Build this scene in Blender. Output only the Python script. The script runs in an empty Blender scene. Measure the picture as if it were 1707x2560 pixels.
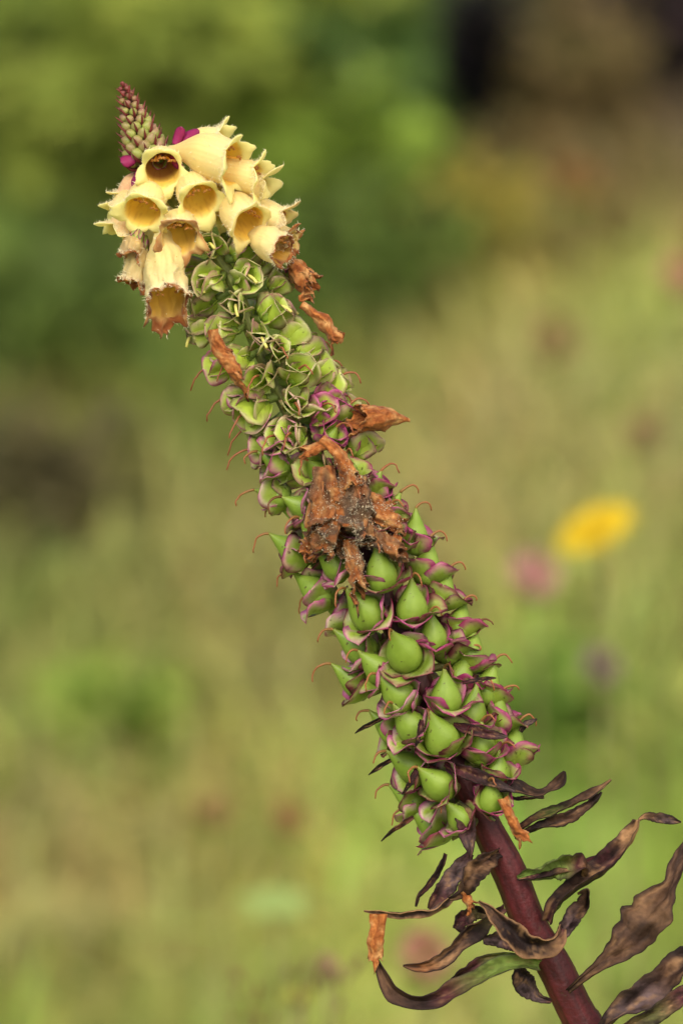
import bpy, math, random
import numpy as np
from mathutils import Vector, noise
R_ = math.radians
random.seed(7); rng = np.random.default_rng(7)
sc = bpy.context.scene

# ------------------------------------------------------------------ camera, sky, sun, exposure
PITCH = R_(22.0); DIST = 1.28; FOC = 100.0; SENS = 22.3
SPIKE_H = 0.75                                   # height of the spike's middle above the ground
CAM = np.array([0.0, 0.0, SPIKE_H + DIST*math.sin(PITCH)])
RT = np.array([1.0, 0, 0]); FW = np.array([0, math.cos(PITCH), -math.sin(PITCH)]); UP = np.array([0, math.sin(PITCH), math.cos(PITCH)])
cam = bpy.data.cameras.new('camera'); camo = bpy.data.objects.new('camera', cam); sc.collection.objects.link(camo)
camo.location = CAM; camo.rotation_euler = (R_(90)-PITCH, 0, 0)
cam.lens = FOC; cam.sensor_fit = 'VERTICAL'; cam.sensor_height = SENS; cam.sensor_width = SENS*1707/2560
cam.clip_start = 0.02; cam.clip_end = 2000
cam.dof.use_dof = True; cam.dof.focus_distance = DIST-0.006; cam.dof.aperture_fstop = 4.5; cam.dof.aperture_blades = 0
sc.camera = camo
K = DIST*SENS/FOC/2560.0                         # metres per photograph pixel in the plane of the spike

SUN_EL, SUN_AZ = R_(50), R_(-32)                 # high soft sun, behind the camera's left shoulder
w = bpy.data.worlds.new('World'); sc.world = w; w.use_nodes = True
nt = w.node_tree; bg = nt.nodes['Background']
sky = nt.nodes.new('ShaderNodeTexSky'); sky.sky_type = 'NISHITA'; sky.sun_disc = False
sky.sun_elevation = SUN_EL; sky.sun_rotation = R_(180)+SUN_AZ; sky.dust_density = 6.0; sky.air_density = 1.0; sky.ozone_density = 0.6
nt.links.new(sky.outputs[0], bg.inputs[0]); bg.inputs[1].default_value = 0.09
sl = bpy.data.lights.new('sun', 'SUN'); sl.energy = 1.5; sl.angle = R_(24); sl.color = (1, .93, .82)
so = bpy.data.objects.new('sun', sl); sc.collection.objects.link(so)
so.rotation_euler = Vector((math.sin(SUN_AZ)*math.cos(SUN_EL), -math.cos(SUN_AZ)*math.cos(SUN_EL), math.sin(SUN_EL))).to_track_quat('Z', 'Y').to_euler()
sc.view_settings.view_transform = 'Standard'; sc.view_settings.look = 'None'; sc.view_settings.gamma = 1
sc.view_settings.exposure = 1.0; sc.view_settings.use_curve_mapping = False
sc.render.engine = 'CYCLES'; sc.cycles.use_denoising = True; sc.cycles.use_adaptive_sampling = False
sc.cycles.max_bounces = 8; sc.cycles.transmission_bounces = 6; sc.cycles.diffuse_bounces = 4
sc.cycles.sample_clamp_indirect = 4

# ------------------------------------------------------------------ helpers
def lin(r, g, b):
    f = lambda c: (c/255/12.92) if c/255 <= .04045 else ((c/255+.055)/1.055)**2.4
    return np.array([f(r), f(g), f(b)])
def P(x, y, z=0.0): return np.array([x, -y, z], float)          # photograph pixel + depth (pixels toward the camera)
def W(v):                                                        # plant space (pixels) -> world metres
    v = np.atleast_2d(np.asarray(v, float))
    x = (v[:, 0]-853.5)*K; y = (v[:, 1]+1280.0)*K; z = v[:, 2]*K
    return CAM + FW*(DIST) + np.outer(x, RT) + np.outer(y, UP) - np.outer(z, FW)
def ray(px, py):
    d = FW + RT*((px-853.5)*SENS/FOC/2560) - UP*((py-1280)*SENS/FOC/2560)
    return d
def G(px, py, h=0.0):                                            # where a pixel's sight line meets the height h
    d = ray(px, py); return CAM + d*((CAM[2]-h)/-d[2])
def at(px, py, dist): d = ray(px, py); return CAM + d*dist
def nrm(v): v = np.asarray(v, float); return v/max(1e-9, np.linalg.norm(v))
def lerp(a, b, t): return np.asarray(a)*(1-t)+np.asarray(b)*t
def sstep(a, b, x): t = np.clip((x-a)/(b-a), 0, 1); return t*t*(3-2*t)
def n3(v, f=1.0, s=0.0): return noise.noise(Vector((v[0]*f+s, v[1]*f+s*1.7, v[2]*f-s)))
def mixc(a, b, t): t = np.asarray(t)[..., None]; return np.asarray(a)*(1-t)+np.asarray(b)*t
def nfield(pts, f, s): return np.array([n3(p, f, s) for p in pts])
def nvec(pts, f, s):
    return np.array([[n3(p, f, s), n3(p, f, s+31.4), n3(p, f, s+77.7)] for p in pts])
CEN = {}
def mobj(name, verts, faces, mat, parent=None, cols=None, smooth=True, solid=0.0, world=False, kind=None, label=None):
    v = np.asarray(verts, float) if world else W(verts)
    c = v.mean(0) if len(v) else np.zeros(3)
    me = bpy.data.meshes.new(name)
    me.from_pydata((v-c).tolist(), [], faces)
    if cols is not None:
        a = me.color_attributes.new('Col', 'FLOAT_COLOR', 'POINT')
        cc = np.ones((len(v), 4), np.float32); cc[:, :3] = np.clip(cols, 0, 1); a.data.foreach_set('color', cc.ravel())
    if smooth: me.polygons.foreach_set('use_smooth', np.ones(len(me.polygons), bool))
    me.materials.append(mat); me.update()
    o = bpy.data.objects.new(name, me); sc.collection.objects.link(o)
    CEN[o.name] = c
    if parent is not None: o.parent = parent; o.location = c-CEN[parent.name]
    else: o.location = c
    if solid:
        m = o.modifiers.new('thickness', 'SOLIDIFY'); m.thickness = solid; m.offset = 0
    if kind: o['kind'] = kind
    if label: o['label'] = label
    return o
def empty(name, loc, label, cat, group=None):
    o = bpy.data.objects.new(name, None); sc.collection.objects.link(o); o.location = loc; CEN[o.name] = np.asarray(loc, float)
    o.empty_display_size = .02
    o['label'] = label; o['category'] = cat
    if group: o['group'] = group
    return o
def tag(o, label, cat, group=None):
    o['label'] = label; o['category'] = cat
    if group: o['group'] = group
    return o
def grid_faces(nr, nc, closed=False, off=0, flip=False):
    f = []
    for i in range(nr-1):
        for j in range(nc if closed else nc-1):
            a = off+i*nc+j; b = off+i*nc+(j+1) % nc; q = (a, b, b+nc, a+nc)
            f.append(q[::-1] if flip else q)
    return f
def spline(pts, n):                                              # Catmull-Rom through rows of any width
    p = np.asarray(pts, float); m = len(p)
    d = np.r_[0, np.cumsum(np.maximum(1e-6, np.linalg.norm(np.diff(p[:, :3], axis=0), axis=1)))]
    out = []
    for t in np.linspace(0, d[-1], n):
        i = min(m-2, max(0, int(np.searchsorted(d, t, 'right')-1))); u = (t-d[i])/(d[i+1]-d[i])
        p0, p1, p2, p3 = p[max(0, i-1)], p[i], p[i+1], p[min(m-1, i+2)]
        out.append(.5*((2*p1)+(-p0+p2)*u+(2*p0-5*p1+4*p2-p3)*u*u+(-p0+3*p1-3*p2+p3)*u**3))
    return np.array(out)
def tube(path, radii, nc=8, cap=True):
    path = np.asarray(path, float); n = len(path); radii = np.broadcast_to(radii, n)
    T = np.gradient(path, axis=0); v = []; s = np.cross(nrm(T[0]), [.31, .2, .93]); s = nrm(s)
    for i in range(n):
        t = nrm(T[i]); s = nrm(s-t*np.dot(s, t)); b = np.cross(t, s)
        for j in range(nc):
            a = 2*math.pi*j/nc; v.append(path[i]+radii[i]*(math.cos(a)*s+math.sin(a)*b))
    f = grid_faces(n, nc, True)
    if cap: f += [tuple(range(nc))[::-1], tuple(range((n-1)*nc, n*nc))]
    return np.array(v), f
def bez(a, b, c, d, n):
    t = np.linspace(0, 1, n)[:, None]
    return (1-t)**3*a+3*(1-t)**2*t*b+3*(1-t)*t*t*c+t**3*d

# ------------------------------------------------------------------ materials
def material(name, rough=.5, transl=0.0, spec=.3, nscale=0, namt=0.0, bump=0.0, bscale=900, sheen=0.0, sss=0.0, colour=None, dark=(.5, .5, .5), specks=0.0):
    m = bpy.data.materials.new(name); m.use_nodes = True; t = m.node_tree; N = t.nodes; L = t.links
    b = N['Principled BSDF']; b.inputs['Roughness'].default_value = rough; b.inputs['Specular IOR Level'].default_value = spec
    if sheen: b.inputs['Sheen Weight'].default_value = sheen
    if colour is None:
        a = N.new('ShaderNodeAttribute'); a.attribute_name = 'Col'; col = a.outputs['Color']
    else:
        a = N.new('ShaderNodeRGB'); a.outputs[0].default_value = (*colour, 1); col = a.outputs[0]
    tc = N.new('ShaderNodeTexCoord')
    if nscale:
        nz = N.new('ShaderNodeTexNoise'); nz.inputs['Scale'].default_value = nscale; nz.inputs['Detail'].default_value = 4
        L.new(tc.outputs['Object'], nz.inputs['Vector'])
        rp = N.new('ShaderNodeMapRange'); rp.inputs['From Min'].default_value = .35; rp.inputs['From Max'].default_value = .65
        rp.inputs['To Min'].default_value = namt; rp.inputs['To Max'].default_value = 0
        L.new(nz.outputs['Fac'], rp.inputs['Value'])
        mx = N.new('ShaderNodeMix'); mx.data_type = 'RGBA'; mx.blend_type = 'MULTIPLY'
        L.new(rp.outputs[0], mx.inputs['Factor']); L.new(col, mx.inputs['A']); mx.inputs['B'].default_value = (*dark, 1)
        col = mx.outputs['Result']
    if specks:
        sn = N.new('ShaderNodeTexNoise'); sn.inputs['Scale'].default_value = 620; sn.inputs['Detail'].default_value = 3; L.new(tc.outputs['Object'], sn.inputs['Vector'])
        sr = N.new('ShaderNodeMapRange'); sr.inputs['From Min'].default_value = .66; sr.inputs['From Max'].default_value = .72; sr.inputs['To Max'].default_value = specks
        L.new(sn.outputs['Fac'], sr.inputs['Value']); sm = N.new('ShaderNodeMix'); sm.data_type = 'RGBA'; L.new(sr.outputs[0], sm.inputs['Factor'])
        L.new(col, sm.inputs['A']); sm.inputs['B'].default_value = (.05, .028, .012, 1); col = sm.outputs['Result']
    L.new(col, b.inputs['Base Color'])
    if sss:
        b.inputs['Subsurface Weight'].default_value = sss; b.inputs['Subsurface Scale'].default_value = .0015
        b.inputs['Subsurface Radius'].default_value = (1, .8, .4)
    if bump:
        bz = N.new('ShaderNodeTexNoise'); bz.inputs['Scale'].default_value = bscale; bz.inputs['Detail'].default_value = 5
        L.new(tc.outputs['Object'], bz.inputs['Vector'])
        bp = N.new('ShaderNodeBump'); bp.inputs['Strength'].default_value = bump; bp.inputs['Distance'].default_value = .0004
        L.new(bz.outputs['Fac'], bp.inputs['Height']); L.new(bp.outputs[0], b.inputs['Normal'])
    if transl:
        tr = N.new('ShaderNodeBsdfTranslucent'); L.new(col, tr.inputs['Color']); ms = N.new('ShaderNodeMixShader')
        ms.inputs[0].default_value = transl; L.new(b.outputs[0], ms.inputs[1]); L.new(tr.outputs[0], ms.inputs[2])
        L.new(ms.outputs[0], N['Material Output'].inputs['Surface'])
    return m
M_petal = material('petal', .62, .5, .2, 700, .10, .25, 1500, .25, dark=(.85, .7, .5))
M_dead = material('dead_petal', .75, .26, .15, 900, .7, .7, 1300, .1, dark=(.45, .33, .25))
M_sepal = material('sepal', .42, .25, .35, 500, .35, .35, 900, dark=(.72, .66, .5), specks=.7)
M_pod = material('pod_skin', .46, 0, .36, 260, .5, .3, 700, sss=.12, dark=(.70, .74, .5), specks=.75)
M_stem = material('stem_skin', .55, 0, .3, 300, .75, .7, 900, dark=(.45, .4, .4), specks=.6)
M_leaf = material('wilted_leaf', .7, .18, .2, 420, .6, 1.0, 700, dark=(.42, .38, .36))
M_hair = material('petal_hair', .6, .5, .2, colour=(.95, .88, .62))
M_style = material('style_skin', .5, .1, .3, 800, .4)
M_bud = material('bud_skin', .45, .08, .35, 600, .3, .25, 900, dark=(.7, .55, .55))
M_mould = material('mould_dust', .9, 0, .1)
M_foliage = material('foliage', .7, .35, .2)
M_grass = material('grass_blades', .6, .35, .2)
M_flower = material('meadow_petal', .6, .3, .2)

# ------------------------------------------------------------------ the meadow: colours of the turf patches by place
CTRL = [(100,100,95,115,40),(300,150,105,130,45),(600,100,115,132,45),(900,50,70,95,30),(900,200,98,128,58),(1020,180,92,122,50),
(1200,120,60,60,40),(1350,150,78,66,40),(1500,100,72,62,34),(1640,60,55,48,42),(1660,180,98,78,62),(1250,300,85,88,50),(1350,380,88,73,46),
(1550,330,132,112,66),(1450,450,134,106,60),(100,350,90,105,35),(30,200,78,92,36),(850,430,102,134,40),(900,600,66,88,30),(1150,560,144,132,55),
(100,600,86,106,45),(50,480,125,135,55),(80,720,60,76,30),(200,850,112,124,40),(100,920,122,106,55),(150,1000,102,102,42),(100,1180,70,66,44),
(300,1080,96,90,42),(250,1300,142,136,72),(60,1350,115,126,55),(500,1250,142,132,72),(100,1600,136,132,66),(300,1700,115,122,45),(600,1500,142,130,72),
(200,1780,130,144,58),(150,1950,146,132,72),(200,2100,158,132,88),(80,2200,152,132,82),(400,2000,148,128,76),(450,2130,138,124,58),(330,2300,125,112,55),
(250,2420,130,142,60),(600,2100,150,146,66),(500,2400,125,142,60),(60,2500,115,128,36),(900,2200,150,152,66),(1200,700,142,132,66),(1500,700,150,150,70),
(1300,850,157,136,86),(1600,900,156,152,86),(1100,900,142,132,66),(1200,1000,160,146,86),(1500,1050,150,150,76),(1600,1100,150,128,86),(1250,1250,152,136,80),
(1600,1300,145,152,66),(1400,1600,148,148,64),(1650,1500,150,142,76),(1400,1780,98,146,42),(1600,1800,150,168,74),(1350,1900,132,162,68),(1500,2000,140,156,60),
(1650,2000,118,130,40),(1600,2250,146,146,66),(1500,2400,134,146,66),(1100,2500,152,142,76),(800,2500,160,160,70),(700,700,96,112,38),(520,900,110,120,45),
(1500,200,80,70,40),(700,300,104,126,42)]
CP = np.array([G(c[0], c[1], .04)[:2]*[1, .37] for c in CTRL]); CC = np.array([lin(*c[2:]) for c in CTRL]); CC = CC*.84+np.array([.245, .25, .062])*.16*(CC.mean(1)/.18)[:, None]
def turf(xy):
    q = np.asarray(xy)*[1, .37]
    d2 = ((q[:, None, :]-CP[None])**2).sum(-1)
    wgt = np.exp(-d2/(2*.034**2)) + 2e-4*np.exp(-d2/(2*.16**2)) + 1e-9
    return (wgt[..., None]*CC[None]).sum(1)/wgt.sum(1)[:, None]

# ground: one sheet to the horizon, finely divided where the meadow is in view, gently uneven
xs = np.r_[-600, -120, -30, -8, -3, np.linspace(-1.6, 1.6, 49), 3, 8, 30, 120, 600]
ys = np.r_[-600, -60, -8, -2, 0, .6, 1.2, np.linspace(1.6, 6, 66), 8, 14, 40, 150, 800]
gx, gy = np.meshgrid(xs, ys); gz = np.array([[.012*n3((x, y, 0), 2.2) if abs(x) < 9 and abs(y) < 15 else 0 for x in xs] for y in ys])
gv = np.stack([gx, gy, gz], -1).reshape(-1, 3)
M_ground = material('meadow_soil', .9, 0, .1, 22, .45, .6, 60, dark=(.62, .60, .5))
gc = turf(gv[:, :2])
g = mobj('ground', gv, grid_faces(len(ys), len(xs)), M_ground, cols=gc*1.25*np.array([.86, .95, 1.14]), world=True); g['kind'] = 'structure'
g['label'] = 'meadow ground of turf, thatch and bare soil patches'

# grass: uncountable, one mesh
NB = 62000
bx = rng.uniform(-1.25, 1.25, NB); by = 2.0+3.9*rng.random(NB)**.9
tc_ = turf(np.c_[bx, by])
hgt = rng.uniform(.022, .075, NB)*(.75+.5*rng.random(NB)); az = rng.uniform(0, 2*math.pi, NB); lean = rng.uniform(.3, 1.5, NB); wid = rng.uniform(.0016, .0042, NB)
dirx, diry = np.cos(az), np.sin(az); sx, sy = -diry, dirx
b0 = np.c_[bx, by, np.full(NB, -.004)]
side = np.c_[sx*wid, sy*wid, np.zeros(NB)]
m1 = b0+np.c_[dirx*hgt*lean*.28, diry*hgt*lean*.28, hgt*.6]
t1 = b0+np.c_[dirx*hgt*lean, diry*hgt*lean, hgt*(1.0-.22*lean)]
gvv = np.stack([b0-side, b0+side, m1-side*.8, m1+side*.8, t1], 1).reshape(-1, 3)
fi = np.arange(NB)*5
gf = [(i, i+1, i+3, i+2) for i in fi.tolist()]+[(i+2, i+3, i+4) for i in fi.tolist()]
var = rng.uniform(.72, 1.35, (NB, 1))*(1+rng.normal(0, .08, (NB, 3)))
strawm = (rng.random(NB) < .10)[:, None]
bc = tc_*var*1.5*np.array([.88, .97, 1.14]); bc = np.where(strawm, bc*.5+np.array([.26, .20, .09])*.5*(tc_.mean(1)/.18)[:, None], bc)
gr = mobj('grass', gvv, gf, M_grass, cols=np.repeat(bc, 5, 0), world=True, kind='stuff')
gr['label'] = 'short mixed green and straw meadow grass'; gr['category'] = 'grass'

# ------------------------------------------------------------------ meadow plants behind
def ovate(c, d, n, l, wd):                                       # six-cornered leaf blade with a fold
    d = nrm(d); s = nrm(np.cross(d, n)); n = np.cross(s, d)
    return [c, c+d*l*.35+s*wd-n*l*.05, c+d*l*.75+s*wd*.6+n*l*.02, c+d*l-n*l*.12, c+d*l*.75-s*wd*.6+n*l*.02, c+d*l*.35-s*wd-n*l*.05, c+d*l*.4+n*l*.05]
LF = [(0, 1, 6), (1, 2, 6), (2, 3, 6), (3, 4, 6), (4, 5, 6), (5, 0, 6)]
def weed(name, label, cat, px, py, h, rad, n, cols, ll=.04, group=None, lo=.1, stemcol=(.05, .07, .02), ctr=.5, wb=1.7):
    # px, py: where the middle of its foliage shows; it stands on the ground below that
    c = G(px, py, h*ctr); base = np.array([c[0], c[1], -.01])
    root = empty(name, base, label, cat, group)
    v, f, cl = [], [], []
    ns = max(3, n//45)
    sv, sf = [], []
    for k in range(ns):
        a = random.uniform(0, 6.28); r = rad*random.uniform(.1, .75); top = base+np.array([math.cos(a)*r, math.sin(a)*r, h*random.uniform(.6, .95)])
        p = bez(base+np.array([math.cos(a), math.sin(a), 0])*rad*.08, base+[0, 0, h*.3], lerp(base, top, .7)+[0, 0, h*.1], top, 6)
        tv, tf = tube(p, np.linspace(.003, .0012, 6), 5); o = len(sv); sv += tv.tolist(); sf += [tuple(i+o for i in q) for q in tf]
    for k in range(n):
        while 1:
            q = rng.uniform(-1, 1, 3)
            if (q**2).sum() < 1: break
        lump = .75+.45*n3(q, 2.1, sum(map(ord, label)) % 97)
        c0 = base+np.array([q[0]*rad*lump, q[1]*rad*lump, h*(lo+(1-lo)*(.5+.5*q[2])*min(1.1, lump+.15))])
        d = nrm(np.array([q[0], q[1], .2])+rng.normal(0, .6, 3)); l = ll*random.uniform(.6, 1.3); o = len(v)
        v += ovate(c0, d, nrm(np.array([0, 0, 1])+rng.normal(0, .5, 3)), l, l*random.uniform(.22, .36)); f += [tuple(i+o for i in t) for t in LF]
        cc = np.asarray(cols[random.randrange(len(cols))])*random.uniform(.75, 1.3)*wb; cl += [cc]*7
    mobj('stem', sv, sf, M_foliage, root, cols=np.tile(np.asarray(stemcol), (len(sv), 1)), world=True)
    mobj('foliage', v, f, M_foliage, root, cols=np.array(cl), world=True, kind='stuff')
    return root
GRN = [lin(104, 116, 46), lin(116, 124, 52), lin(94, 106, 42)]; DKG = [lin(74, 92, 38), lin(82, 98, 42), lin(66, 80, 36)]
YGR = [lin(104, 118, 44), lin(110, 120, 46)]; DRK = [lin(34, 26, 32), lin(26, 26, 30), lin(44, 30, 36)]; BRN = [lin(90, 76, 46), lin(84, 74, 44), lin(98, 84, 52)]
TAN = [lin(168, 140, 92), lin(150, 124, 78)]; BRT = [lin(92, 112, 38), lin(100, 118, 44)]
PL = 'plants in the meadow behind the spike'
for a in [
 ('leafy_weed', 'tall mid green leafy weed behind the bud tip of the spike', 'weed', 330, 190, .26, .16, 620, GRN, .045),
 ('leafy_weed', 'yellow green leafy weed standing behind the yellow bells', 'weed', 640, 90, .24, .14, 460, GRN[1:2]+YGR, .045),
 ('leafy_weed', 'grey green leafy weed beside the blackish purple plant', 'weed', 850, 190, .20, .07, 260, [lin(80,104,50), lin(76,102,42), lin(92,110,60)], .045),
 ('leafy_weed', 'bright green weed close beside the yellow bells', 'weed', 850, 420, .15, .09, 260, BRT, .04),
 ('dark_weed', 'low dark green weed behind the yellow bells', 'weed', 880, 610, .13, .10, 330, DKG, .035),
 ('dark_weed', 'dark green weed level with the hanging brown bell', 'weed', 60, 720, .14, .11, 340, DKG, .035),
 ('dark_weed', 'small shadowy dark green weed next to the tall mid green weed', 'weed', 20, 240, .18, .08, 260, DKG, .04),
 ('dark_weed', 'dull blackish brown weed alone in the olive turf', 'weed', 90, 1175, .10, .055, 260, [lin(78,74,48), lin(86,80,50), lin(70,66,44)], .03),
 ('yellow_weed', 'pale yellow green weed under the dark purple plant', 'weed', 1140, 560, .10, .06, 200, [lin(124,112,46), lin(116,112,52)], .035),
 ('purple_plant', 'small blackish purple leaved plant beside green weeds', 'plant', 1190, 150, .17, .026, 420, [lin(15,15,18), lin(13,13,15), lin(20,15,17)], .026),  # near-black leaf colour stands in for a shaded gap between the weeds
 ('purple_plant', 'wide dark purple brown leaved plant among brown stalks', 'plant', 1640, 40, .16, .08, 420, [lin(40,30,32), lin(52,40,40), lin(36,32,30)], .034),  # shade of the dark zone put into the leaf colour
 ('dry_weed', 'dry brown leafed weed between the two dark purple plants', 'weed', 1440, 190, .16, .06, 300, BRN+[lin(70,66,34)], .035),
 ('dry_weed', 'low rusty brown dry weed below the dark plants', 'weed', 1330, 390, .08, .04, 170, BRN, .03),
 ('leafy_weed', 'fresh bright green weed beside the lower green pods', 'weed', 1400, 1790, .08, .05, 180, [lin(80,104,38), lin(88,110,42)], .03),
 ('leafy_weed', 'pale lime green weed over the curled brown leaves', 'weed', 1620, 1830, .07, .05, 150, [lin(118,124,60), lin(114,122,58)], .03),
 ('leafy_weed', 'small green weed low in the turf beside pinkish thatch', 'weed', 280, 1770, .06, .05, 140, [lin(100,116,46), lin(96,118,44)], .028),
]: weed(*a, group=PL)

def stalk(root, a, b, r=.0013, col=(.36, .35, .14), bendv=(0, 0, 0)):
    p = bez(a, lerp(a, b, .33)+np.asarray(bendv), lerp(a, b, .66)+np.asarray(bendv), b, 10)
    v, f = tube(p, np.linspace(r*1.3, r, 10), 6); return mobj('stalk', v, f, M_foliage, root, cols=np.tile(col, (len(v), 1)), world=True)
def daisy(label, px, py, dist, r, nrmv, col, colc, npet=34):
    c = at(px, py, dist); base = np.array([c[0]+.03, c[1]+.02, -.01]); root = empty('meadow_flower', base, label, 'flower', 'flowers in the meadow behind the spike')
    n = nrm(nrmv); s = nrm(np.cross(n, [.1, .2, 1])); b = np.cross(n, s)
    stalk(root, base, c-n*.006, bendv=(.01, 0, .02))
    for ring, (rr, nn, el) in enumerate([(1, npet, .05), (.72, npet*2//3, .3), (.42, npet//3, .6)]):
        for k in range(nn):
            a = 6.283*k/nn+ring*.1+random.uniform(-.05, .05); d = nrm((math.cos(a)*s+math.sin(a)*b)+n*el)
            mobj('petal', ovate(c+n*.001*ring, d, n, r*rr*random.uniform(.9, 1.05), r*.1), LF, M_flower, root, cols=np.tile(col*random.uniform(.88, 1.1), (7, 1)), world=True)
    pv, pf = tube(np.array([c-n*.007, c-n*.004, c-n*.001]), np.array([.0015, .0045, .005]), 10)
    mobj('bract_cup', pv, pf, M_foliage, root, cols=np.tile(lin(90, 100, 40), (len(pv), 1)), world=True)
    pv, pf = tube(np.array([c, c+n*.0025, c+n*.004]), np.array([r*.3, r*.28, r*.12]), 12)
    mobj('flower_centre', pv, pf, M_flower, root, cols=np.tile(colc, (len(pv), 1)), world=True)
daisy('bright yellow dandelion-like flower on a thin stalk in the meadow', 1484, 1322, 2.08, .0215, RT*-.40+UP*.78-FW*.44, lin(230, 200, 44), lin(226, 192, 36))
def clover(label, px, py, dist, r, cols, stretch=1.1, n=70):
    c = at(px, py, dist); base = np.array([c[0]+.01, c[1]+.02, -.01]); root = empty('clover_flower', base, label, 'flower', 'flowers in the meadow behind the spike')
    stalk(root, base, c-[0, 0, r*.5], .0011)
    v, f, cl = [], [], []
    for k in range(n):
        z = 1-2*(k+.5)/n; a = k*2.39996; q = math.sqrt(1-z*z); d = np.array([math.cos(a)*q, math.sin(a)*q, z*stretch]); o = len(v)
        v += ovate(c+d*r*.25, nrm(d+[0, 0, .35]), nrm(np.cross(d, [.3, .5, .1])), r*random.uniform(.75, 1), r*.16); f += [tuple(i+o for i in t) for t in LF]
        cl += [cols[random.randrange(len(cols))]*random.uniform(.85, 1.15)]*7
    mobj('flower_head', v, f, M_flower, root, cols=np.array(cl), world=True, kind='stuff')
    lv, lf = [], []
    for k in range(3):
        a = k*2.1; o = len(lv); lv += ovate(c-[0, 0, r*1.1], np.array([math.cos(a), math.sin(a), .1]), np.array([0, 0, 1]), r*1.6, r*.5); lf += [tuple(i+o for i in t) for t in LF]
    mobj('leaf', lv, lf, M_foliage, root, cols=np.tile(lin(110, 130, 50), (len(lv), 1)), world=True)
PNK = [lin(212, 158, 158), lin(204, 150, 148), lin(214, 170, 168)]
clover('rounded pink clover head beside the yellow flower', 1335, 1440, 2.25, .0120, PNK)
clover('greyish mauve faded flower head over fresh green weed', 1500, 1665, 2.05, .0095, [lin(160, 140, 130), lin(146, 130, 120)])
clover('pink clover head behind the curled brown lower leaves', 1062, 2390, 1.9, .0115, [lin(202, 152, 134), lin(194, 148, 124)], 1.3)
clover('dull red seed head in the turf beside the lowest pods', 722, 2045, 2.25, .0085, [lin(176, 130, 96), lin(166, 126, 86)], 1.5)
clover('small dusky pink flower head low in the turf', 535, 2030, 2.25, .0075, [lin(172, 134, 100), lin(166, 132, 94)], 1.0)
clover('faint pink flower head in olive turf beyond the straw patch', 1700, 690, 2.6, .011, [lin(216, 156, 146), lin(200, 146, 130)])
clover('pinkish brown seed head in straw coloured turf', 1610, 1085, 2.6, .011, [lin(168, 136, 104), lin(160, 132, 98)])
clover('orange brown dry seed head below the brown weeds', 1440, 450, 3.2, .015, [lin(176, 136, 84), lin(166, 130, 80)], 1.2)
clover('rosy thatch coloured seed head in the straw turf', 1385, 850, 3.0, .015, [lin(178, 148, 108), lin(172, 144, 102)])
clover('small mauve flower head under the brown drooping leaf', 818, 2410, 1.75, .004, [lin(186, 132, 130), lin(170, 120, 120)], 1, 40)
# pale broad leaf plant
def rosette(name, label, px, py, dist, l, col, nl=5):
    c = at(px, py, dist); base = np.array([c[0], c[1], -.01]); root = empty(name, base, label, 'plant', PL)
    stalk(root, base, c, .0015)
    for k in range(nl):
        a = k*6.283/nl+.4; d = np.array([math.cos(a), math.sin(a)*.9, .10])
        mobj('leaf', ovate(c, d, np.array([0, -.25, 1]), l, l*.36), LF, M_foliage, root, cols=np.tile(col*random.uniform(.9, 1.1), (7, 1)), world=True)
rosette('broad_leaf_plant', 'pale mint green broad leaved plant in the turf', 690, 2260, 2.1, .019, lin(150, 170, 98))
rosette('broad_leaf_plant', 'olive seedling leaves low beside the small mauve heads', 745, 2490, 1.75, .009, lin(150, 150, 66), 4)
def grass_stalk(label, px, py, dist, col):
    c = at(px, py, dist); base = np.array([c[0]-.02, c[1]+.04, -.01]); root = empty('seeding_grass', base, label, 'grass stalk', 'seeding grasses behind the spike'); stalk(root, base, c, .0006, lin(130, 125, 70))
    for k in range(9):
        q = c+np.array([random.uniform(-.008, .008), random.uniform(-.006, .006), random.uniform(-.012, .01)])
        pv, pf = tube(np.array([q, q+[.0004, 0, .0025], q+[.0006, 0, .005]]), [.0004, .0012, .0003], 5)
        mobj('spikelet', pv, pf, M_foliage, root, cols=np.tile(col*random.uniform(.8, 1.2), (len(pv), 1)), world=True)
grass_stalk('thin grass stalk with dark brown spikelets near the seedling leaves', 628, 2508, 1.72, lin(120, 84, 66))
grass_stalk('thin grass stalk with dusky spikelets below the brown leaf hook', 765, 2465, 1.72, lin(110, 84, 70))
grass_stalk('thin grass stalk with mauve spikelets under the leaf hook', 845, 2440, 1.72, lin(128, 92, 88))

# ------------------------------------------------------------------ the foxglove
AX = np.array([(306,200),(330,290),(362,385),(420,480),(500,585),(562,670),(600,750),(640,850),(690,955),(750,1080),(800,1180),(880,1330),(960,1500),(1040,1690),
               (1108,1850),(1162,1960),(1215,2065),(1273,2186),(1332,2322),(1415,2480),(1455,2560)], float)
AXZ = np.array([0,0,0,0,0,0,0,0,0,0,0,0,0,0,0,0,-4,-12,-24,-40,-50], float)
axp = spline(np.c_[AX[:, 0], -AX[:, 1], AXZ], 400); axt = np.gradient(axp, axis=0); axt /= np.linalg.norm(axt, axis=1)[:, None]
axs = np.r_[0, np.cumsum(np.linalg.norm(np.diff(axp, axis=0), axis=1))]
def axis_at_y(y): i = int(np.argmin(abs(axp[:, 1]+y))); return i
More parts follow.
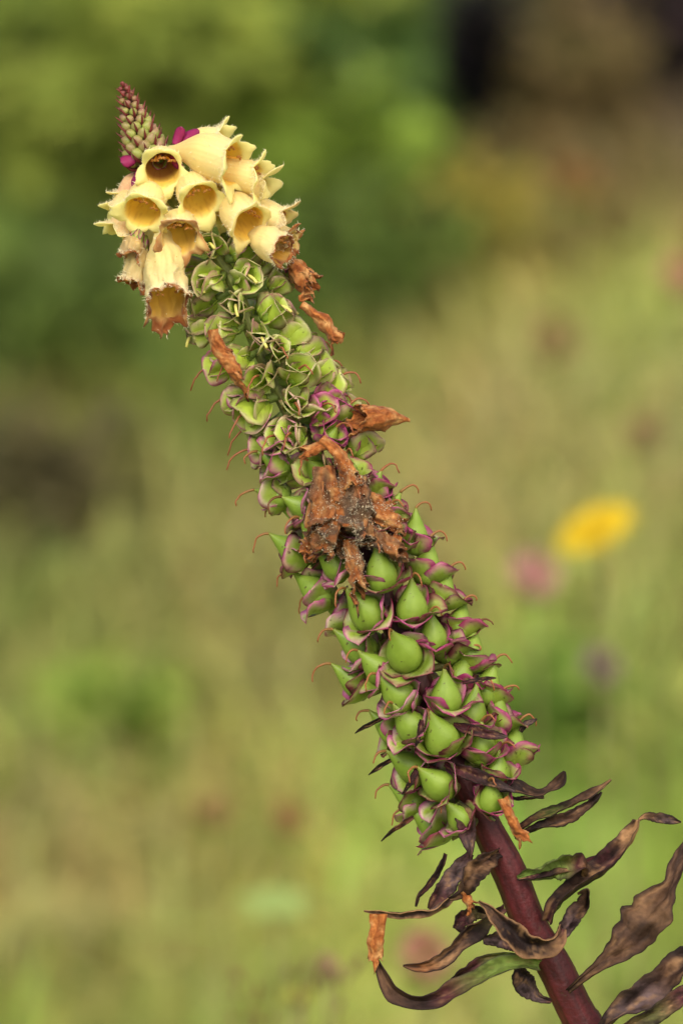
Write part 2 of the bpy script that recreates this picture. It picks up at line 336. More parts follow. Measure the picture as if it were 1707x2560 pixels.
# lower stem, out of view, bending down into the soil
end = W(axp[-1])[0]; edir = nrm(W(axp[-1])[0]-W(axp[-30])[0])
gb = np.array([end[0]+.20, end[1]+.14, -.02])
low = bez(end, end+edir*.16, gb+[-.02, 0, .3], gb, 24)
stem_w = np.vstack([W(axp[::6]), end[None], low[1:]])
nup = len(axp[::6])
rr_px = np.interp(-axp[::6, 1], [200, 400, 700, 1000, 1300, 1700, 2000, 2190, 2560], [5, 13, 17, 20, 28, 34, 37, 41, 47])*K
stem_r = np.r_[rr_px, [50*K], np.linspace(50*K, 62*K, 23)]
ROOT = empty('foxglove', np.array([gb[0], gb[1], 0]), 'leaning foxglove spike with pale yellow bells on top and green purple-edged pods below', 'foxglove')
keep = np.r_[-axp[::6, 1] > 300, np.ones(24, bool)]; stem_w = stem_w[keep]; stem_r = stem_r[keep]
sv, sf = tube(stem_w, stem_r, 36)
sy = np.r_[-axp[::6, 1], [2560], np.linspace(2600, 5000, 23)][keep]
scol = mixc(lin(128, 140, 68), lin(82, 40, 42), sstep(880, 1250, sy)); scol = mixc(scol, lin(80, 26, 29), sstep(1800, 2100, sy))
scol = np.repeat(scol, 36, 0)
ring = np.tile(np.arange(36), len(sy)); lon = np.repeat(np.arange(len(sy)), 36)
streak = np.array([.9+.55*n3((math.cos(r*.1745)*3.2, math.sin(r*.1745)*3.2, l*.07), 1, 5)+.25*n3((math.cos(r*.1745)*6, math.sin(r*.1745)*6, l*.4), 1, 9) for r, l in zip(ring, lon)])
axw = np.repeat(stem_w, 36, 0); sv = axw+(sv-axw)*(1+.028*np.sin(ring*.1745*8+.08*lon))[:, None]
sv = sv+nvec(sv, 60, 3)*.0009
mobj('stem', sv, sf, M_stem, ROOT, cols=scol*streak[:, None], world=True)

# ---- sepals and pods
GREEN = lin(136, 162, 62); PALE = lin(214, 216, 160); PURP = lin(126, 26, 66); MAUVE = lin(190, 96, 146); DKP = lin(88, 20, 42); WHT = lin(200, 198, 142)
def sepal(parent, base, d, inner, l, wd, cup, curl, style, name='sepal'):
    """base point, growth direction, inner (facing) normal; style sets the margin pigment"""
    d = nrm(d); s = nrm(np.cross(d, inner)); n = np.cross(s, d)*-1
    if np.dot(n, inner) < 0: n = -n
    nu, nv_ = 13, 11; U = np.linspace(0, 1, nu); V = np.linspace(-1, 1, nv_); v = np.zeros((nu, nv_, 3)); cl = np.zeros((nu, nv_, 3)); seed = random.uniform(0, 99)
    wob = [n3((u*3, 0, 0), 1, seed) for u in U]
    pos = np.zeros(3); ang = 0.0; prev = 0
    for i, u in enumerate(U):
        du = (u-prev)*l; prev = u
        ang = .8*abs(cup)*(min(u, .72)-.28)-curl*2.6*max(0, u-.6)*(1+.4*wob[i])
        pos = pos+(d*math.cos(ang)+n*math.sin(ang))*du
        hw = wd*(.46+.54*math.sin(min(1, u*1.5+.12)*math.pi/2))*(1-max(0, (u-.5)/.5)**2.6)**.5*(1+.10*wob[i])
        if i == nu-1: hw = wd*.05
        for j, q in enumerate(V):
            lift = cup*(q*q)*hw*(.55-.18*u)
            rip = wd*abs(q)**3*u*(.10*math.sin(9*u+seed+3*q)+.16*n3((u*6, q*2, seed), 1.0))
            v[i, j] = base+pos+s*q*hw+n*(lift+rip)
            e = max(abs(q)**1.3 if u > .2 else abs(q)*.5, sstep(.45, 1.0, u)*(.75+.25*q*q))
            e += .20*n3((u*4, q*2.5, seed), 1.0)+.10*n3((u*14, q*7, seed), 1.0)
            c = lerp(GREEN*style.get('g', 1), PALE, .35*sstep(.3, .75, e)*style.get('pale', 1))
            c = lerp(c, style['edge2'], sstep(style.get('a', .62), style.get('b', .92), e)); c = lerp(c, style['edge'], sstep(style.get('c', .82), 1.02, e))
            spk = n3((u*9, q*6, seed*2), 1)
            if spk > .35: c = lerp(c, DKP*.8, style.get('spot', .3)*min(1, (spk-.35)*4))
            cl[i, j] = c
    return mobj(name, v.reshape(-1, 3), grid_faces(nu, nv_), M_sepal, parent, cols=cl.reshape(-1, 3), solid=.00012)
def pod(cx, cy, kind=None, sc_=1.0, phi=None, dz=0, z=None, hood=True):
    """a fruit whose middle shows at (cx, cy); its place round the stem follows from its offset from the stem's axis"""
    p = np.array([cx, -cy, 0.0]); i = int(np.argmin(((axp[:, :2]-p[:2])**2).sum(1))); A = axp[i].copy(); upv = -axt[i]
    rgt = nrm(np.cross(upv, [0, 0, 1.0])); fr = nrm(np.cross(rgt, upv))
    Rc = np.interp(cy, [560, 700, 1000, 1300, 1700, 2000], [66, 86, 94, 99, 103, 103])
    if phi is None:
        off = np.dot(p-A, rgt); Rc = max(Rc, abs(off)); phi = math.asin(max(-1, min(1, off/Rc)))
    rad = rgt*math.sin(phi)+fr*math.cos(phi)
    if z is None: C = A+rad*Rc
    else: C = p+[0, 0, z]
    m = sstep(1050, 1330, cy) if kind is None else kind                     # 0: young calyx with style, 1: ripe capsule
    build_pod(C, rad, upv, A, m, cy, sc_)
PODS = []
def build_pod(C, rad, upv, A, m, cy, sc_):
    PODS.append(C); random.seed(1000+len(PODS)); jit = np.random.default_rng(len(PODS)).normal(0, .09, 3)
    sc_ *= random.uniform(.9, 1.04)
    a = nrm(lerp(rad*.95+upv*.18, rad*.62+upv*.78, m)+jit)
    sd = nrm(np.cross(a, upv)); u2 = nrm(np.cross(sd, a)) ; u2 = u2 if np.dot(u2, upv) > 0 else -u2   # stemward side of the fruit
    capL = lerp(56, 134, m)*sc_; capR = lerp(19, 42.5, m)*sc_
    base = C-a*lerp(46, 43, m)*sc_
    # capsule
    nt_, nc = 17, 18; T = np.linspace(0, 1, nt_); v = []; cl = []
    prof = np.interp(T, [0, .06, .16, .32, .46, .6, .72, .84, .93, 1], [.30, .64, .91, 1.0, .91, .70, .47, .26, .14, .075])
    for t, pr in zip(T, prof):
        cen = base+a*t*capL+(u2*.10-rad*.02)*capL*t*t
        for k in range(nc):
            th = 2*math.pi*k/nc; g = 1-.07*math.exp(-((math.sin(th))/.16)**2)*(math.cos(th) < 0)*math.sin(min(1, t*1.2)*math.pi)
            v.append(cen+(u2*math.cos(th)*.94+sd*math.sin(th))*capR*pr*g)
            c = lerp(lin(116, 142, 48), lin(128, 153, 58), .5+.7*n3(v[-1], .03)); c = lerp(c, lin(120, 118, 52), sstep(.82, 1, t)*.7)
            cl.append(c)
    f = grid_faces(nt_, nc, True)+[tuple(range(nc))[::-1], tuple(range((nt_-1)*nc, nt_*nc))]
    o = mobj('seed_pod' if m > .5 else 'young_pod', v, f, M_pod, ROOT, cols=np.array(cl))
    tip = base+a*capL+(u2*.10-rad*.02)*capL
    # style
    if m > .45:
        L = random.uniform(.6, 1.0)*sc_; dn = np.array([0, -1, 0]); k = random.uniform(.5, 1.1)
        q = bez(tip-a*4, tip+a*16*L+rad*10*L, tip+a*14*L+rad*46*L+dn*2*L, tip+rad*58*L-a*5*L+dn*34*L*k, 12)
        q = q+nvec(q, .05, len(PODS)*3.1)*np.linspace(0, 7, 12)[:, None]; sv_, sf_ = tube(q, np.linspace(4.0, 1.7, 12), 6); cc = mixc(lin(146, 110, 60), lin(152, 86, 52), np.linspace(0, 1, 12)*.9)
        if random.random() < .2: cc = cc*.5
    else:
        L = random.uniform(.8, 1.15); dn = nrm(-upv+rad*.3)
        if cy < 870:
            q = bez(tip-a*30, tip-a*4, tip+a*16+dn*6, tip+a*20*L+dn*34*L, 10); cc = np.tile(lin(222, 212, 116), (10, 1)); r_ = np.linspace(4.6, 3.8, 10)
        else:
            q = bez(tip-a*20, tip+a*10, tip+a*34*L+rad*10, tip+a*26*L+np.array([0, -46*L, 0])+rad*34, 12); cc = mixc(lin(168, 112, 70), lin(140, 78, 50), np.linspace(0, 1, 12)); r_ = np.linspace(3.8, 1.9, 12); q = q+nvec(q, .05, len(PODS)*3.1)*np.linspace(0, 7, 12)[:, None]
        sv_, sf_ = tube(q, r_, 6)
    mobj('style', sv_, sf_, M_style, o, cols=np.repeat(cc, 6, 0))
    # sepals
    sgn = random.choice([0, .25, -.2])
    purple = sstep(900, 1400, cy); opn = random.uniform(.16, .42)
    for k in range(5):
        ps = 2*math.pi*k/5+sgn*.4+random.uniform(-.12, .12)                 # 0: stemward (upper) sepal
        rd = u2*math.cos(ps)+sd*math.sin(ps)
        upper = math.cos(ps)
        spread = lerp(opn, .80, m)+random.uniform(-.13, .2)-.16*m*upper; spread = max(spread, .66*m)
        tw = np.cross(a, rd)*random.uniform(-.22, .22); d = nrm(a*math.cos(spread)+rd*math.sin(spread)+tw); inn = nrm(a*math.sin(spread)-rd*math.cos(spread)+np.cross(a, rd)*random.uniform(-.35, .35))
        l = lerp(84, 94, m)*sc_*random.uniform(.76, 1.12)*(1.0 if upper < .7 else .85); wd = lerp(47, 51, m)*sc_*random.uniform(.9, 1.1)*(1.0 if upper < .7 else .72)
        outer_left = sstep(-.1, -.8, rad[2]*0-1+2*random.random()*.6)
        st = dict(edge=lerp(lin(150, 126, 88), DKP if random.random() < .8 else PURP, purple), edge2=lerp(WHT, MAUVE if random.random() < .18 else PURP, purple*.9+.05*random.random()),
                  g=lerp(np.array([1.75, 1.6, 1.3]), np.array([1.12, 1.08, 1.0]), m)*random.uniform(.85, 1.1), pale=lerp(.55, 1.3, m), a=lerp(.6, .48, m), b=.9, c=lerp(.93, .76, m), spot=.35)
        if rad[0] > .3 and cy > 980 and random.random() < .75: st['edge2'] = lerp(MAUVE, lin(150, 44, 96), random.random()); st['edge'] = lerp(PURP, lin(160, 60, 112), random.random()); st['a'] = random.uniform(.2, .5)
        if rad[0] < -.35 and cy > 880 and random.random() < .6: st['edge2'] = lerp(lin(222, 190, 190), MAUVE, random.random()); st['edge'] = lerp(MAUVE, PURP, random.random()*.7)
        if purple < .5 and random.random() < .45: st['edge2'] = lerp(WHT, MAUVE, random.uniform(.2, .8))
        sepal(o, base+rd*capR*.22+a*2, d, inn, l, wd, lerp(.95, 1.0, m), lerp(.5, .75, m)*random.uniform(.2, 1.9), st)
    # short stalk to the stem
    A2 = A-upv*18*m+rad*14
    q = bez(A2, lerp(A2, base, .4), lerp(A2, base, .8)-a*6, base+a*3, 7)
    sv_, sf_ = tube(q, np.linspace(10, 12, 7)*sc_, 8)
    mobj('pedicel', sv_, sf_, M_stem, o, cols=np.tile(lerp(lin(120, 140, 66), lin(110, 110, 60), m), (len(sv_), 1)))

LIST = [(526,614,0,.85),(522,706,0,1),(617,694,0,1),(594,769,0,1),(505,758,0,.9),(556,826,0,1),(690,774,0,1.05),(657,849,0,1.05),(741,832,0,1),(652,946,0,1.05),(749,931,0,1.1),
 (806,921,0,1),(631,1026,0,1.1),(741,1020,0,1),(828,1005,0,1.05),(699,1098,.1,1.05),(835,1089,.2,1.05),(492,826,0,.9),(540,921,0,1),(585,998,.05,1),
 (690,1160,.6,1),(690,1240,.75,.95),(742,1385,1,1),(800,1490,1,1),(905,1110,.35,1),(940,1210,.4,1.05),(985,1270,.5,1),(1040,1350,.9,1),
 (842,1420,1,.85),(953,1440,1,.95),(918,1533,1,1.08),(1030,1525,1,1.05),(905,1628,1,1),(1010,1636,1,1.06),(893,1712,1,.95),(1000,1742,1,1.06),(1113,1745,1,1.06),
 (980,1830,1,.98),(1103,1846,1,1.08),(1125,1625,1,1),(1205,1868,.75,1.1),(1097,1962,1,1.05),(1222,1990,.7,.9),(1090,2072,1,1.0),
 (1285,1876,.75,1.0),(1244,1932,.8,.95),(1030,2000,1,.9),(1148,2042,1,.85),(1068,1425,1,.9),(1108,1492,.9,.95),(1150,1562,.85,.95),(1180,1645,.9,.95),(1218,1722,.85,1),(1244,1795,.8,1),(1150,1690,1,.9),(848,950,0,1),(865,1030,.2,1),(775,870,0,1),(700,700,0,.9),(655,1130,.4,1),(735,1090,.2,.9),(700,880,0,.85)]
for (x, y, k, s) in LIST: pod(x, y, k, s)
# fill round the sides and back with fruits that keep their distance
tries = 0
cand = np.random.default_rng(21)
while tries < 9000:
    tries += 1
    y = cand.uniform(640, 2010); i = axis_at_y(y); A = axp[i]; upv = -axt[i]; rgt = nrm(np.cross(upv, [0, 0, 1.0])); fr = nrm(np.cross(rgt, upv))
    phi = cand.uniform(-math.pi, math.pi)
    if y > 1900 and abs(phi) < 1.0: continue
    if y > 1960 and phi > -.3: continue
    Rc = np.interp(y, [560, 700, 1000, 1300, 1700, 2000], [66, 86, 94, 99, 103, 103])
    rad = rgt*math.sin(phi)+fr*math.cos(phi); C = A+rad*Rc
    if min(np.linalg.norm(C-q) for q in PODS) < ((67 if y < 1100 else 80) if math.cos(phi) > -.3 else 104): continue
    build_pod(C, rad, upv, A, float(sstep(1050, 1330, y)), y, cand.uniform(.92, 1.05))
print('pods', len(PODS))

# ---- corollas
CREAM = lin(249, 241, 166); CREAM2 = lin(252, 249, 208); AMBER = lin(255, 222, 96); RUST = lin(188, 118, 60); BRNP = lin(150, 86, 42); TANP = lin(224, 180, 116); PINK = lin(244, 190, 160)
def corolla(name, parent, base, mouth, r, lobes=(1, .8, .7, .7, .8), ll=34, flare=55, down=(0, -1, 0), ctrl=None, wither=0.0, rim=0.0, crumple=0.0, pink=0.0, squash=1.0,
            throat=0.0, lipbase=.16, hairs=260, stamens=3, narrow=.30, seed=None, mat=None, label=None, slant=.25, dust=0, cup=.5):
    seed = random.uniform(0, 500) if seed is None else seed; rs = np.random.default_rng(int(seed*10)+1)
    base, mouth = np.asarray(base, float), np.asarray(mouth, float); L = np.linalg.norm(mouth-base)
    c = lerp(base, mouth, .5)+(np.array([0, L*.10, 0]) if ctrl is None else np.asarray(ctrl, float))
    nt_, nl, nc = 16, 9, 60; T = np.linspace(0, 1, nt_)
    axc = ((1-T)**2)[:, None]*base+(2*T*(1-T))[:, None]*c+(T**2)[:, None]*mouth
    tan = np.gradient(axc, axis=0); tan /= np.linalg.norm(tan, axis=1)[:, None]
    TH = np.linspace(0, 2*math.pi, nc, endpoint=False)
    lob = np.zeros(nc)
    for k in range(5):
        tk = 2*math.pi*k/5; d = abs((TH-tk+math.pi) % (2*math.pi)-math.pi)/(math.pi/5)
        d = np.clip(d*rs.uniform(.92, 1.08), 0, 1); lob = np.maximum(lob, lobes[k]*(.72*(1-d)**1.1+.25*(1-d*d)))
    ragged = np.array([n3((math.cos(t)*4, math.sin(t)*4, 0), 1.6, seed) for t in TH])
    ext = ll*(lipbase+1.0*lob)*(1+.22*ragged+.10*np.array([n3((math.cos(t)*9, math.sin(t)*9, 0), 1.6, seed) for t in TH])+.28*max(rim, wither)*ragged)
    G_ = np.zeros((nt_+nl, nc, 3)); tt = np.zeros(nt_+nl); fl = R_(flare)
    flv = fl*(1+.35*np.array([n3((math.cos(t)*2, math.sin(t)*2, 5), 1, seed+9) for t in TH]))
    wob = np.array([n3((math.cos(t)*1.4, math.sin(t)*1.4, 2), 1, seed+3) for t in TH])
    for i in range(nt_+nl):
        k = min(i, nt_-1); t = tan[k]; dn = np.asarray(down, float); dn = nrm(dn-t*np.dot(dn, t)); sd = np.cross(dn, t)
        tq = T[k]; R = r*(narrow+(1-narrow)*float(sstep(0, .62, tq)))*(1-.05*math.sin(math.pi*tq*2)); tt[i] = tq
        Rv = R*(1+.07*wob*tq)
        ringd = np.outer(np.cos(TH), dn)*squash+np.outer(np.sin(TH), sd)
        sl = slant*r*np.cos(TH)*tq
        if i < nt_: G_[i] = axc[k]+ringd*Rv[:, None]+np.outer(sl, t)
        else:
            u = (i-nt_+1)/nl; s = u*ext; ang = flv*(.15+.75*u**1.2); tt[i] = 1+u
            G_[i] = axc[k]+ringd*(Rv+s*np.sin(ang))[:, None]+np.outer(sl+s*np.cos(ang), t)
    flat = G_.reshape(-1, 3)
    if crumple:
        w_ = np.repeat(.35+.65*np.clip(tt, 0, 1.6), nc)[:, None]
        flat = flat+(nvec(flat, .021, seed)*1.0+nvec(flat, .055, seed+5)*.95+nvec(flat, .12, seed+7)*.5)*crumple*w_
        ridge = np.tile(np.sin(TH*7+seed)*.5+np.sin(TH*11+seed*2)*.35, nt_+nl)
        nrmd = flat-np.repeat(np.vstack([axc, np.repeat(axc[-1:], nl, 0)]), nc, 0); nrmd /= np.linalg.norm(nrmd, axis=1)[:, None]+1e-6
        flat = flat+nrmd*(ridge*crumple*.10*np.clip(.5+1.6*nfield(flat, .03, seed+13), 0, 1.5))[:, None]
    G_ = flat.reshape(nt_+nl, nc, 3)
    du = np.gradient(G_, axis=0); dv = np.roll(G_, -1, 1)-np.roll(G_, 1, 1); nn = np.cross(dv, du); nn /= np.linalg.norm(nn, axis=2)[..., None]+1e-9
    outv = np.median(((G_[4]-axc[4])*nn[4]).sum(1)); nn = nn if outv > 0 else -nn
    inner = G_-nn*1.9
    # pigment
    tcol = np.repeat(tt[:, None], nc, 1); thm = np.repeat(TH[None], nt_+nl, 0)
    sn = np.array([[n3((math.cos(a)*3, math.sin(a)*3, t*1.5), 1, seed+1) for a in TH] for t in tt])
    stripe = .5+.5*np.sin(thm*26+sn*3)
    outc = mixc(mixc(CREAM, CREAM2, sstep(.5, 1.5, tcol)), lin(232, 190, 100), .18*stripe*(tcol < 1.1)+.18*np.clip(sn, 0, 1))
    outc = mixc(outc, PINK, pink*np.clip(1-.35*tcol+sn*.4, 0, 1))
    inc = mixc(AMBER, CREAM, sstep(.80, 1.35, tcol+.1*sn)); vein = np.clip(np.sin(thm*15+sn*5+tcol*3)-.75, 0, 1)*3*(tcol < 1.2)
    inc = mixc(inc, lin(190, 128, 50), np.clip(vein*.38, 0, 1)); inc = mixc(inc, lin(110, 36, 14), throat*sstep(.75, .45, tcol))
    rm = np.clip(wither*1.0+rim*sstep(1.0, 1.7, tcol+.55*sn+.25*np.cos(thm)), 0, 1)
    br = mixc(RUST, BRNP, np.clip(.5+1.3*sn, 0, 1)); br = mixc(br, TANP, np.clip(1.6*nfield(flat, .05, seed+21).reshape(nt_+nl, nc)-.05, 0, 1)*.8)
    if dust:
        dk = np.array([[n3((math.cos(a)*2, math.sin(a)*2, t*2.2), 1, seed+17) for a in TH] for t in tt]); br = mixc(br, lin(104, 88, 70), dust*np.clip(.55+1.2*dk, 0, .9)); br = mixc(br, lin(44, 32, 26), dust*np.clip(1.5*sn-.15, 0, .9))
    outc = mixc(outc, br, rm); inc = mixc(inc, br*.95, np.clip(rm+.4*rim, 0, 1))
    nv = (nt_+nl)*nc; v = np.vstack([G_.reshape(-1, 3), inner.reshape(-1, 3)]); cl = np.vstack([outc.reshape(-1, 3), inc.reshape(-1, 3)])
    f = grid_faces(nt_+nl, nc, True, 0, True)+grid_faces(nt_+nl, nc, True, nv)
    e = (nt_+nl-1)*nc
    f += [(e+j, nv+e+j, nv+e+(j+1) % nc, e+(j+1) % nc) for j in range(nc)]
    o = mobj(name, v, f, mat or (M_dead if wither > .6 else M_petal), parent, cols=cl, label=label)
    if hairs:
        hv, hf = [], []
        for _ in range(int(hairs*1.6)):
            i = int(min(nt_+nl-1, nt_*.35+(nt_*.65+nl)*rs.random()**.38)); j = rs.integers(nc); p = G_[i, j]+(G_[i, (j+1) % nc]-G_[i, j])*rs.random()
            d = nrm(nn[i, j]+rs.normal(0, .5, 3)+(du[i, j]/np.linalg.norm(du[i, j])*.5 if i > nt_+nl-4 else 0)); s = nrm(np.cross(d, rs.normal(0, 1, 3)))*.8; b = len(hv)
            hv += [p-s, p+s, p+d*rs.uniform(6, 13)]; hf.append((b, b+1, b+2))
        mobj('hair', hv, hf, M_hair, o, smooth=False, kind='stuff')
    if stamens:
        t = tan[-1]; dn = nrm(np.asarray(down, float)-t*np.dot(down, t)); sd = np.cross(dn, t)
        for k in range(stamens):
            off = (-.52, .45, .1, -.2)[k]*r; topo = -(.50, .55, .70, .3)[k]*r
            a0 = axc[4]-dn*r*.2+sd*off*.4; a3 = axc[-1]-t*r*rs.uniform(.0, .25)+dn*topo+sd*off
            q = bez(a0, lerp(a0, a3, .4)-dn*r*.2, a3-t*r*.1+dn*r*.3, a3, 10); sv_, sf_ = tube(q, np.linspace(3.2, 2.6, 10), 6)
            st = mobj('stamen', sv_, sf_, M_petal, o, cols=np.tile(lin(236, 196, 92)*(1-.5*max(wither, rim*.5)), (len(sv_), 1)))
            for s2 in (-1, 1):
                av, af = tube(np.array([a3+sd*s2*1, a3+sd*s2*4+t*1.5, a3+sd*s2*8+dn*2+t*1.5, a3+sd*s2*10+dn*5]), [1, 3.2, 3.2, 1], 7)
                mobj('anther', av, af, M_petal, o, cols=np.tile(lin(196, 140, 66), (len(av), 1)))
    return o, G_
def flower(*a, **k):
    o, G_ = corolla('flower', ROOT, *a, **k)
    b, m = np.asarray(a[0]), np.asarray(a[1]); d = nrm(m-b)
    for q in range(5):
        s = nrm(np.cross(d, [.2, .1, 1])); rd = math.cos(q*1.257)*s+math.sin(q*1.257)*np.cross(d, s)
        sepal(o, b-d*8+rd*5, nrm(d+rd*.45), -rd, 44, 15, .6, .0, dict(edge=PURP, edge2=MAUVE, pale=.6))
    return o
L5 = lambda *v: v
flower(P(398,398,26), P(411,432,104), 44, L5(1.05,.85,.95,.35,.75), 40, 66, throat=.85, seed=11, hairs=420)                       # top front
flower(P(462,446,36), P(503,508,112), 45, L5(1.2,.8,.95,.5,.7), 38, 60, seed=22, hairs=420, down=(.35,-1,0))
flower(P(384,462,42), P(362,534,110), 46, L5(.5,.9,.6,1.0,.8), 40, 64, seed=33, hairs=420, down=(-.35,-1,0))
flower(P(446,540,30), P(453,600,124), 45, L5(.95,.7,.6,.5,.8), 38, 58, seed=44, rim=.62, hairs=420)
flower(P(550,498,34), P(622,566,122), 47, L5(.75,.7,.85,.5,1.0), 38, 56, seed=55, hairs=420, down=(-.3,-1,0), rim=.12)
flower(P(428,382,30), P(580,418,124), 54, L5(.95,1.3,.9,.7,.9), 44, 50, seed=66, hairs=460, down=(-.1,-1,.25))
flower(P(440,372,-28), P(548,356,-10), 38, L5(.7,.7,1.0,1.05,.6), 42, 44, seed=77, hairs=420, down=(0,-1,.3))
flower(P(505,470,-10), P(655,486,36), 44, L5(.8,1.0,1.3,1.0,.7), 42, 50, seed=88, hairs=420, down=(0,-1,.5), rim=.1)
flower(P(585,515,10), P(698,558,44), 38, L5(.7,.9,1.1,.8,.7), 44, 50, seed=99, hairs=420, rim=.35, down=(0,-1,.4))
flower(P(606,592,40), P(704,630,116), 40, L5(.45,.4,.5,.45,.4), 26, 14, seed=110, rim=1.0, hairs=240, down=(0,-1,.2), crumple=5)
flower(P(700,650,14), P(772,708,24), 27, L5(.8,.9,.5,.4,.7), 34, 18, seed=121, wither=1, crumple=14, hairs=0, stamens=1)
flower(P(362,598,44), P(338,706,52), 34, L5(.5,.4,.3,.4,.9), 26, 40, seed=132, rim=1.0, hairs=320, crumple=7, wither=.25)
flower(P(352,580,70), P(330,640,84), 25, L5(.6,.5,.4,.5,.8), 26, 30, seed=143, rim=1.0, wither=.45, crumple=9, hairs=160)
flower(P(408,585,66), P(420,748,104), 50, L5(.6,.5,.2,.25,.75), 52, 6, seed=154, rim=1.0, hairs=420, crumple=9, narrow=.42, stamens=2, slant=.75, lipbase=.35)
flower(P(500,440,20), P(640,452,74), 42, L5(.8,1.1,1.0,.8,.7), 42, 56, seed=251, hairs=420, down=(0,-1,.3))
flower(P(350,470,-8), P(304,532,14), 33, L5(.8,.9,.7,1.0,.9), 38, 58, seed=273, hairs=420, down=(-.3,-1,.1), pink=.15)
flower(P(640,590,10), P(722,606,50), 32, L5(.8,.9,.8,.7,.6), 34, 40, seed=284, hairs=240, rim=.9, crumple=7, down=(0,-1,.3))
flower(P(352,505,12), P(306,576,26), 35, L5(.6,.7,.9,1.1,.9), 38, 58, seed=165, pink=.5, hairs=420, down=(-.3,-1,.2))
flower(P(352,425,-22), P(318,492,-6), 28, L5(.5,.7,.8,1.0,.8), 30, 55, seed=176, pink=.8, hairs=320, down=(-.4,-1,.2))
for (b, m_, s) in [((430,430,-40),(420,480,-120),201),((500,500,-40),(560,520,-110),212),((470,520,-40),(400,580,-110),223),((560,590,-40),(640,600,-100),234)]:
    flower(P(*b), P(*m_), 38, L5(1,.8,.7,.7,.8), 38, 55, seed=s, hairs=160, rim=.2)
# young magenta sepals just above the bells
for (x, y, z, dx, dy, l, wd) in [(340,398,40,-28,10,40,17),(348,432,34,-10,40,44,11),(448,352,40,40,-14,60,15),(440,366,46,16,-40,50,14),(432,392,60,20,30,46,12),(352,432,50,-4,40,50,13),(470,350,20,40,10,50,14)]:
    sepal(ROOT, P(x, y, z), np.array([dx, -dy, 8.0]), np.array([.1, .3, 1.0]), l, wd, -.9, .2, dict(edge=lin(120, 26, 70), edge2=lin(156, 44, 98), g=.35, pale=.2, a=-.9, b=-.4, c=.5), name='young_sepal')

# ---- bud tip
NBUD = 68
for k in range(NBUD):
    t = (k+.6)/NBUD; s = t**.8; px_ = lerp(P(305, 205), P(372, 398), s); upv = nrm(P(305, 205)-P(372, 398)); rgt = nrm(np.cross(upv, [0, 0, 1])); fr = np.cross(rgt, upv)
    a = k*2.39996; rad = rgt*math.sin(a)+fr*math.cos(a); Rc = np.interp(s, [0, .12, .45, .75, 1], [3, 11, 25, 37, 48]); rb = np.interp(s, [0, .2, .45, .7, 1], [6, 8, 12, 16.5, 19.5])*random.uniform(.9, 1.08)
    ax_ = nrm(rad*.8+upv*.6); C = px_+rad*Rc; nt_ = 9; nc = 12; v = []; cl = []
    for q in np.linspace(0, 1, nt_):
        rr = math.sin(math.pi*min(.995, q*.97+.015))**.8*(1-.1*q)
        for j in range(nc):
            th = 6.283*j/nc; p = C+ax_*(q-.5)*2.15*rb+(nrm(np.cross(ax_, upv+[.01, 0, 0]))*math.cos(th)+nrm(np.cross(ax_, np.cross(ax_, upv+[.01, 0, 0])))*math.sin(th))*rr*rb; v.append(p)
            g_ = lerp(lin(142, 150, 72), lin(146, 100, 90), np.clip(.28+.9*n3(p, .045, 4)+.25*(1-s), 0, 1)); cl.append(lerp(lin(116, 56, 52), g_, sstep(.05, .42, s)))
    o = mobj('bud', v, grid_faces(nt_, nc, True)+[tuple(range(nc))[::-1], tuple(range((nt_-1)*nc, nt_*nc))], M_bud, ROOT, cols=np.array(cl))
    bl = np.interp(s, [0, .15, .5, 1], [12, 26, 38, 38]); b0_ = C-ax_*rb*.9-upv*rb*.7
    q = bez(b0_, b0_+rad*rb*1.1-upv*rb*.2, b0_+rad*rb*1.6+upv*bl*.3, b0_+rad*(rb*1.5+bl*.35)+upv*bl*.75, 7)
    bv, bf = tube(q, np.array([2, 3.4, 3.6, 3.2, 2.6, 1.6, .4])*(.85+.5*s), 6); mobj('bract', bv, bf, M_bud, o, cols=np.tile(lerp(lin(124, 50, 48), lin(92, 32, 34), s)*random.uniform(.8, 1.1), (len(bv), 1)))

